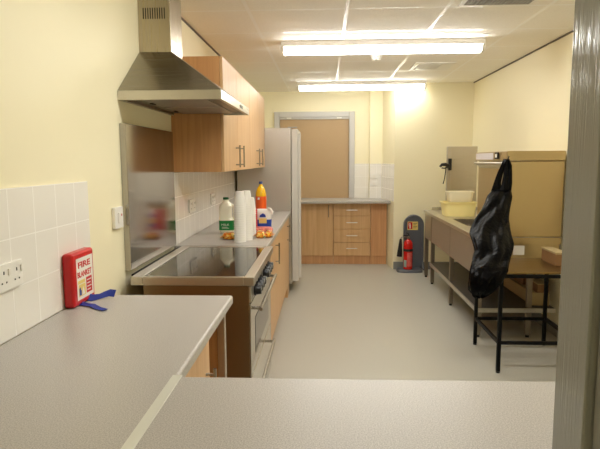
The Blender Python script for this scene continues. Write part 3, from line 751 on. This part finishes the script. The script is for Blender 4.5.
# black bag hanging on the dishwasher
def bag():
    t = thing('plastic_bag', 'crumpled black plastic bag hanging from the dishwasher corner', 'bag', (1.12, 3.8, .5))
    # (y, x left, x right, z): it hangs from the hook and its full lower half swings out beside the table
    prof = [(4.27, 1.295, 1.431, 1.213), (4.22, 1.244, 1.42, 1.17), (4.16, 1.205, 1.391, 1.121), (4.09, 1.151, 1.366, 1.067), (4.02, 1.097, 1.341, 1.015), (3.95, 1.055, 1.327, 0.965), (3.885, 1.028, 1.318, 0.923), (3.81, 1.028, 1.305, 0.87), (3.745, 1.029, 1.278, 0.824), (3.68, 0.999, 1.249, 0.78), (3.6, 0.966, 1.213, 0.748), (3.565, 0.951, 1.197, 0.721), (3.555, 0.946, 1.181, 0.696), (3.55, 0.94, 1.15, 0.644), (3.55, 0.945, 1.113, 0.597), (3.55, 0.965, 1.069, 0.564), (3.55, 0.992, 1.03, 0.544)]
    seg = 60; bm = nb(); rings = []
    rnd = random.Random(3); ph = [rnd.uniform(0, 6.28) for _ in range(9)]
    P = []
    for a, b in zip(prof, prof[1:]):
        for k in range(4): P.append(tuple(a[i]+(b[i]-a[i])*k/4 for i in range(4)))
    P.append(prof[-1]); n = len(P)
    for i, (yc, x0, x1, z) in enumerate(P):
        cx = (x0+x1)/2; hx = (x1-x0)/2; f = i/(n-1)
        hy = .022+.042*math.sin(PI*min(1, f*1.02))**.8
        if f > .86: hy = max(.012, hy*(1-f)/.14)
        ring = []
        for k in range(seg):
            a = 2*PI*k/seg; c, s_ = math.cos(a), math.sin(a)
            w = math.sin(7*a+ph[0]+7*f)+.8*math.sin(11*a+ph[1]-11*f)+.6*math.sin(17*a+ph[2]+15*f)+.8*math.sin(5*a+ph[3]+24*f)+.7*math.sin(3*a+38*f+ph[4])
            fold = .0032*w*min(1, .35+f*2)
            x = cx+c*(hx+.002*w)+.002*math.sin(40*f+ph[5])*abs(s_)
            ring.append(bm.verts.new((x, yc+s_*(hy+fold*1.5)-.010*math.sin(17*f+ph[6])*(s_ < 0), z+.005*math.sin(5*a+ph[7]+20*f))))
        rings.append(ring)
    for a, b in zip(rings, rings[1:]):
        for k in range(seg): bm.faces.new((a[k], a[(k+1) % seg], b[(k+1) % seg], b[k]))
    bm.faces.new(rings[0]); bm.faces.new(list(reversed(rings[-1])))
    obj('sack', bm, M['black_bag'], t, 0, 80)
    def strap(pts):
        bm = nb(); rows = []
        for X, y, Z, h in pts:
            rows.append([bm.verts.new((X-h, y, Z)), bm.verts.new((X, y-.012, Z)), bm.verts.new((X+h, y, Z)), bm.verts.new((X, y+.008, Z))])
        for a, b in zip(rows, rows[1:]):
            for k in range(4): bm.faces.new((a[k], a[(k+1) % 4], b[(k+1) % 4], b[k]))
        bm.faces.new(rows[0]); bm.faces.new(rows[-1][::-1])
        obj('carrying_loop', bm, M['black_bag'], t, 0, 60)
    strap([(1.405, 4.35, 1.45, .014), (1.388, 4.335, 1.41, .018), (1.362, 4.315, 1.352, .022), (1.338, 4.295, 1.285, .027), (1.318, 4.275, 1.21, .035), (1.305, 4.25, 1.17, .04)])
    strap([(1.410, 4.342, 1.45, .010), (1.407, 4.325, 1.40, .015), (1.398, 4.305, 1.325, .02), (1.388, 4.285, 1.255, .027), (1.378, 4.265, 1.19, .04)])
    strap([(1.424, 4.352, 1.45, .014), (1.438, 4.335, 1.40, .015), (1.436, 4.315, 1.335, .015), (1.425, 4.295, 1.27, .022), (1.408, 4.27, 1.20, .026), (1.40, 4.245, 1.165, .028)])
bag()
# hook carrying the bag: belongs to the dishwasher
dw = bpy.data.objects['dishwasher']
bm = nb(); path(bm, [(1.44, 4.369, 1.47), (1.43, 4.345, 1.468), (1.42, 4.328, 1.455), (1.412, 4.335, 1.440), (1.412, 4.352, 1.442)], .004, 8)
obj('hook', bm, M['black'], dw)

# cartons stored on the lower shelf
for (x0, x1, y0, y1, z0, z1, m, lab) in (
        (1.70, 1.84, 4.46, 5.30, .2505, .355, 'card_pale', 'long pale carton on the lower bench shelf'),
        (1.745, 1.835, 4.47, 4.74, .356, .43, 'card', 'brown carton on top of the long pale carton, nearest the jamb'),
        (1.735, 1.84, 4.77, 5.02, .356, .455, 'card', 'brown carton in the middle on top of the long pale carton'),
        (1.74, 1.84, 5.05, 5.28, .356, .42, 'card_pale', 'pale carton at the far end on top of the long carton')):
    t = thing('storage_carton', lab, 'carton', ((x0+x1)/2, (y0+y1)/2, z0), 'cartons on the lower bench shelf')
    obj('carton', B(x0, x1, y0, y1, z0, z1-.006), M[m], t, .002, 0)
    obj('lid', B(x0-.003, x1+.003, y0-.003, y1+.003, z1-.0055, z1), M['card_pale'], t, .001, 0)

# ------------------------------------------------------------------ fire extinguisher and stand
t = thing('extinguisher_stand', 'grey moulded stand against the back wall holding the red extinguisher', 'stand', (1.12, 7.06, 0))
def arch(cx, hw, z0, z1, n=16):
    pts = [(cx-hw, z0), (cx+hw, z0)]; zr = z1-hw
    for i in range(n+1):
        a = PI*i/n; pts.append((cx+hw*math.cos(a), zr+hw*math.sin(a)))
    return pts
cxs = 1.158
obj('backboard', prism(nb(), arch(cxs, .128, .03, .735), 1, 7.135, 7.18), M['stand'], t, .012, 40, 3)
bm = nb()
P = arch(cxs, .118, .06, .722)[1:]
pth = [(x, 7.128, z) for x, z in P]+[(cxs-.118, 7.128, .06)]
path(bm, [(cxs+.118, 7.00, .035), (cxs+.118, 7.06, .06), (cxs+.118, 7.11, .12)]+pth[1:]+[(cxs-.118, 7.11, .12), (cxs-.118, 7.06, .06), (cxs-.118, 7.0, .035)], .014, 8)
obj('moulded_rim', bm, M['stand'], t)
bm = nb(); superloft(bm, [(1.10, 7.06, 0, .165, .115, 4), (1.10, 7.06, .022, .165, .115, 4), (1.10, 7.06, .036, .150, .10, 4)], 36)
obj('base_tray', bm, M['stand'], t)
L = obj('sign_plate', B(1.078, 1.213, 7.130, 7.1345, .535, .645), M['yellow_label'], t, 0, 0)
obj('print', B(1.084, 1.141, 7.1290, 7.1298, .548, .637), M['red_ink'], L, 0, 0)
bm = nb(); box(bm, 1.104, 1.119, 7.128, 7.1289, .555, .605); box(bm, 1.108, 1.115, 7.128, 7.1289, .605, .62); box(bm, 1.096, 1.115, 7.128, 7.1289, .617, .623); box(bm, 1.094, 1.099, 7.128, 7.1289, .585, .623)
obj('print', bm, M['paper'], L, 0, 0)
bm = nb()
for i in range(4): box(bm, 1.151, 1.203-.01*(i % 2), 7.129, 7.1298, .62-i*.02, .626-i*.02)
obj('print', bm, M['dark'], L, 0, 0)

ex, ey = 1.075, 7.03
t = thing('fire_extinguisher', 'red fire extinguisher with black horn standing on the grey stand', 'fire extinguisher', (ex, ey, .037))
obj('cylinder', lathe(nb(), [(.050, .037), (.056, .042), (.058, .05), (.058, .36), (.054, .385), (.040, .408), (.022, .42), (.018, .425), (.018, .435)], ex, ey, 30), M['red_gloss'], t)
o = obj('label_wrap', lathe(nb(), [(.0586, .272), (.0586, .305)], ex, ey, 30), M['dark'], t)
bm = nb()
def patch(bm, r, a0, a1, z0, z1):
    n = 8; A = [];
    for i in range(n+1):
        a = a0+(a1-a0)*i/n; A.append((bm.verts.new((ex+r*math.cos(a), ey+r*math.sin(a), z0)), bm.verts.new((ex+r*math.cos(a), ey+r*math.sin(a), z1))))
    for p, q in zip(A, A[1:]): bm.faces.new((p[0], q[0], q[1], p[1]))
patch(bm, .0588, PI*1.12, PI*1.36, .07, .16)
obj('label_patch', bm, plain('pale_label', (150, 176, 168), .5), t)
bm = nb(); patch(bm, .0588, PI*1.40, PI*1.75, .08, .26)
obj('label_patch', bm, plain('red_white_print', (214, 92, 84), .45, vary=.25, bscale=90), t)
bm = nb(); lathe(bm, [(.018, .4355), (.02, .44), (.02, .46), (.012, .47)], ex, ey, 16)
obj('valve', bm, M['handle'], t)
bm = nb(); path(bm, [(ex+.012, ey, .466), (ex-.03, ey-.01, .478), (ex-.07, ey-.015, .472)], [.008, .008, .006], 8)
path(bm, [(ex+.01, ey, .478), (ex+.0, ey, .50), (ex-.03, ey-.01, .512)], [.007, .007, .005], 8)
obj('carry_lever', bm, M['black'], t)
bm = nb(); path(bm, [(ex-.018, ey, .452), (ex-.06, ey-.008, .460), (ex-.09, ey-.012, .452), (ex-.098, ey-.012, .43)], .007, 8)
obj('swivel_arm', bm, M['handle'], t)
bm = nb(); path(bm, [(ex-.098, ey-.012, .432), (ex-.10, ey-.012, .40), (ex-.105, ey-.012, .30), (ex-.112, ey-.012, .205)], [.013, .018, .028, .036], 16)
obj('horn', bm, M['black'], t)

# ------------------------------------------------------------------ ceiling fittings
def strip_light(x0, x1, y0, y1, lab, tube='diffuser'):
    t = thing('ceiling_light', lab, 'light', ((x0+x1)/2, (y0+y1)/2, ZC-.1), 'fluorescent ceiling lights')
    n = 10; hy = (y1-y0)/2; cy = (y0+y1)/2
    obj('housing', B(x0+.004, x1-.004, y0-.004, y1+.004, ZC-.046, ZC-.001), M['white_gloss'], t, .004, 0)
    pts = [(cy+hy*math.cos(PI+PI*i/n), ZC-.068+.034*math.sin(PI+PI*i/n)) for i in range(n+1)]
    pts = [(y0, ZC-.047)]+pts+[(y1, ZC-.047)]
    obj('diffuser', prism(nb(), pts, 0, x0+.031, x1-.031), M[tube], t, 0, 40)
    for a, b in ((x0, x0+.03), (x1-.03, x1)):
        obj('end_cap', prism(nb(), [(cy+(p-cy)*1.03, q if q > ZC-.06 else q-.002) for p, q in pts], 0, a, b), M['white_gloss'], t, .004, 40)
strip_light(-.37, 1.305, 4.62, 4.75, 'long lit fluorescent ceiling light nearest the camera')
strip_light(-.352, 1.266, 7.0, 7.13, 'long lit fluorescent ceiling light close to the back wall', 'diffuser_dim')
strip_light(-.37, 1.305, 2.22, 2.35, 'long lit fluorescent ceiling light above the foreground worktop', 'diffuser_bright')

t = thing('smoke_detector', 'round white smoke detector on the ceiling between the two lit lights', 'smoke detector', (.478, 5.27, ZC-.05))
obj('base', lathe(nb(), [(.056, ZC-.015), (.058, ZC-.01), (.058, ZC-.001)], .478, 5.27, 28), M['white'], t)
obj('sensor', lathe(nb(), [(0, ZC-.052), (.034, ZC-.052), (.042, ZC-.045), (.050, ZC-.0155)], .478, 5.27, 28), M['white'], t)

def vent(x0, x1, y0, y1, lab, kind):
    t = thing('ceiling_vent', lab, 'vent', ((x0+x1)/2, (y0+y1)/2, ZC-.01))
    bm = nb(); f = .04 if kind == 'slots' else .03
    box(bm, x0, x1, y0, y0+f, ZC-.01, ZC-.001); box(bm, x0, x1, y1-f, y1, ZC-.01, ZC-.001)
    box(bm, x0, x0+f, y0+f, y1-f, ZC-.01, ZC-.001); box(bm, x1-f, x1, y0+f, y1-f, ZC-.01, ZC-.001)
    obj('frame', bm, M['white'], t, .002, 0)
    obj('backing', B(x0+f, x1-f, y0+f, y1-f, ZC-.003, ZC-.001), M['grille'] if kind != 'slots' else M['dark'], t, 0, 0)
    bm = nb()
    if kind == 'slots':
        n = 6
        for i in range(n):
            y = y0+f+(y1-y0-2*f)*(i+.15)/n; w_ = (y1-y0-2*f)/n*.42
            box(bm, x0+f+.005, x1-f-.09, y, y+w_, ZC-.012, ZC-.0035)
        box(bm, x1-f-.088, x1-f-.002, y0+f+.01, y1-f-.01, ZC-.011, ZC-.0035)
        obj('louvres', bm, M['white'], t, 0, 0)
    else:
        n = 16
        for i in range(n+1):
            y = y0+f+(y1-y0-2*f)*i/n; box(bm, x0+f, x1-f, y-.003, y+.003, ZC-.012, ZC-.0035)
        m = 18
        for i in range(m+1):
            x = x0+f+(x1-x0-2*f)*i/m; box(bm, x-.003, x+.003, y0+f, y1-f, ZC-.0115, ZC-.0036)
        obj('louvres', bm, M['grille'], t, 0, 0)
vent(.915, 1.325, 5.70, 6.15, 'white slotted ceiling vent right of the smoke detector', 'slots')
vent(.845, 1.305, 3.15, 3.645, 'grey mesh ceiling vent at the top of the view', 'mesh')

# ------------------------------------------------------------------ light, camera
wd = bpy.data.worlds.new('world'); S.world = wd; wd.use_nodes = True
wd.node_tree.nodes['Background'].inputs['Color'].default_value = (1, .93, .8, 1)
wd.node_tree.nodes['Background'].inputs['Strength'].default_value = .05

cam = bpy.data.cameras.new('camera'); co = bpy.data.objects.new('camera', cam); COL.objects.link(co); S.camera = co
F, VX, VY, CX, CY = 545.0, 325.0, 160.0, 300.0, 224.5
cam.sensor_fit = 'HORIZONTAL'; cam.sensor_width = 36; cam.lens = F/600*36; cam.clip_start = .02
yd = Vector(((VX-CX)/F, (CY-VY)/F, 1)).normalized()
up = Vector((0, 1, 0)); zu = (up-yd*up.dot(yd)).normalized()
xd = Vector((yd.y*zu.z-yd.z*zu.y, yd.z*zu.x-yd.x*zu.z, yd.x*zu.y-yd.y*zu.x))
if xd.x < 0: xd = -xd
right = Vector((xd[0], yd[0], zu[0])); upv = Vector((xd[1], yd[1], zu[1])); fw = Vector((xd[2], yd[2], zu[2]))
m3 = Matrix((right, upv, -fw)).transposed()
co.matrix_world = Matrix.Translation((0, 0, 1.45)) @ m3.to_4x4()

S.view_settings.view_transform = 'Standard'; S.view_settings.look = 'None'
S.view_settings.gamma = 1; S.view_settings.use_curve_mapping = False
S.view_settings.exposure = 0.95
S.cycles.max_bounces = 10; S.cycles.diffuse_bounces = 6; S.cycles.glossy_bounces = 5
S.cycles.sample_clamp_indirect = 6
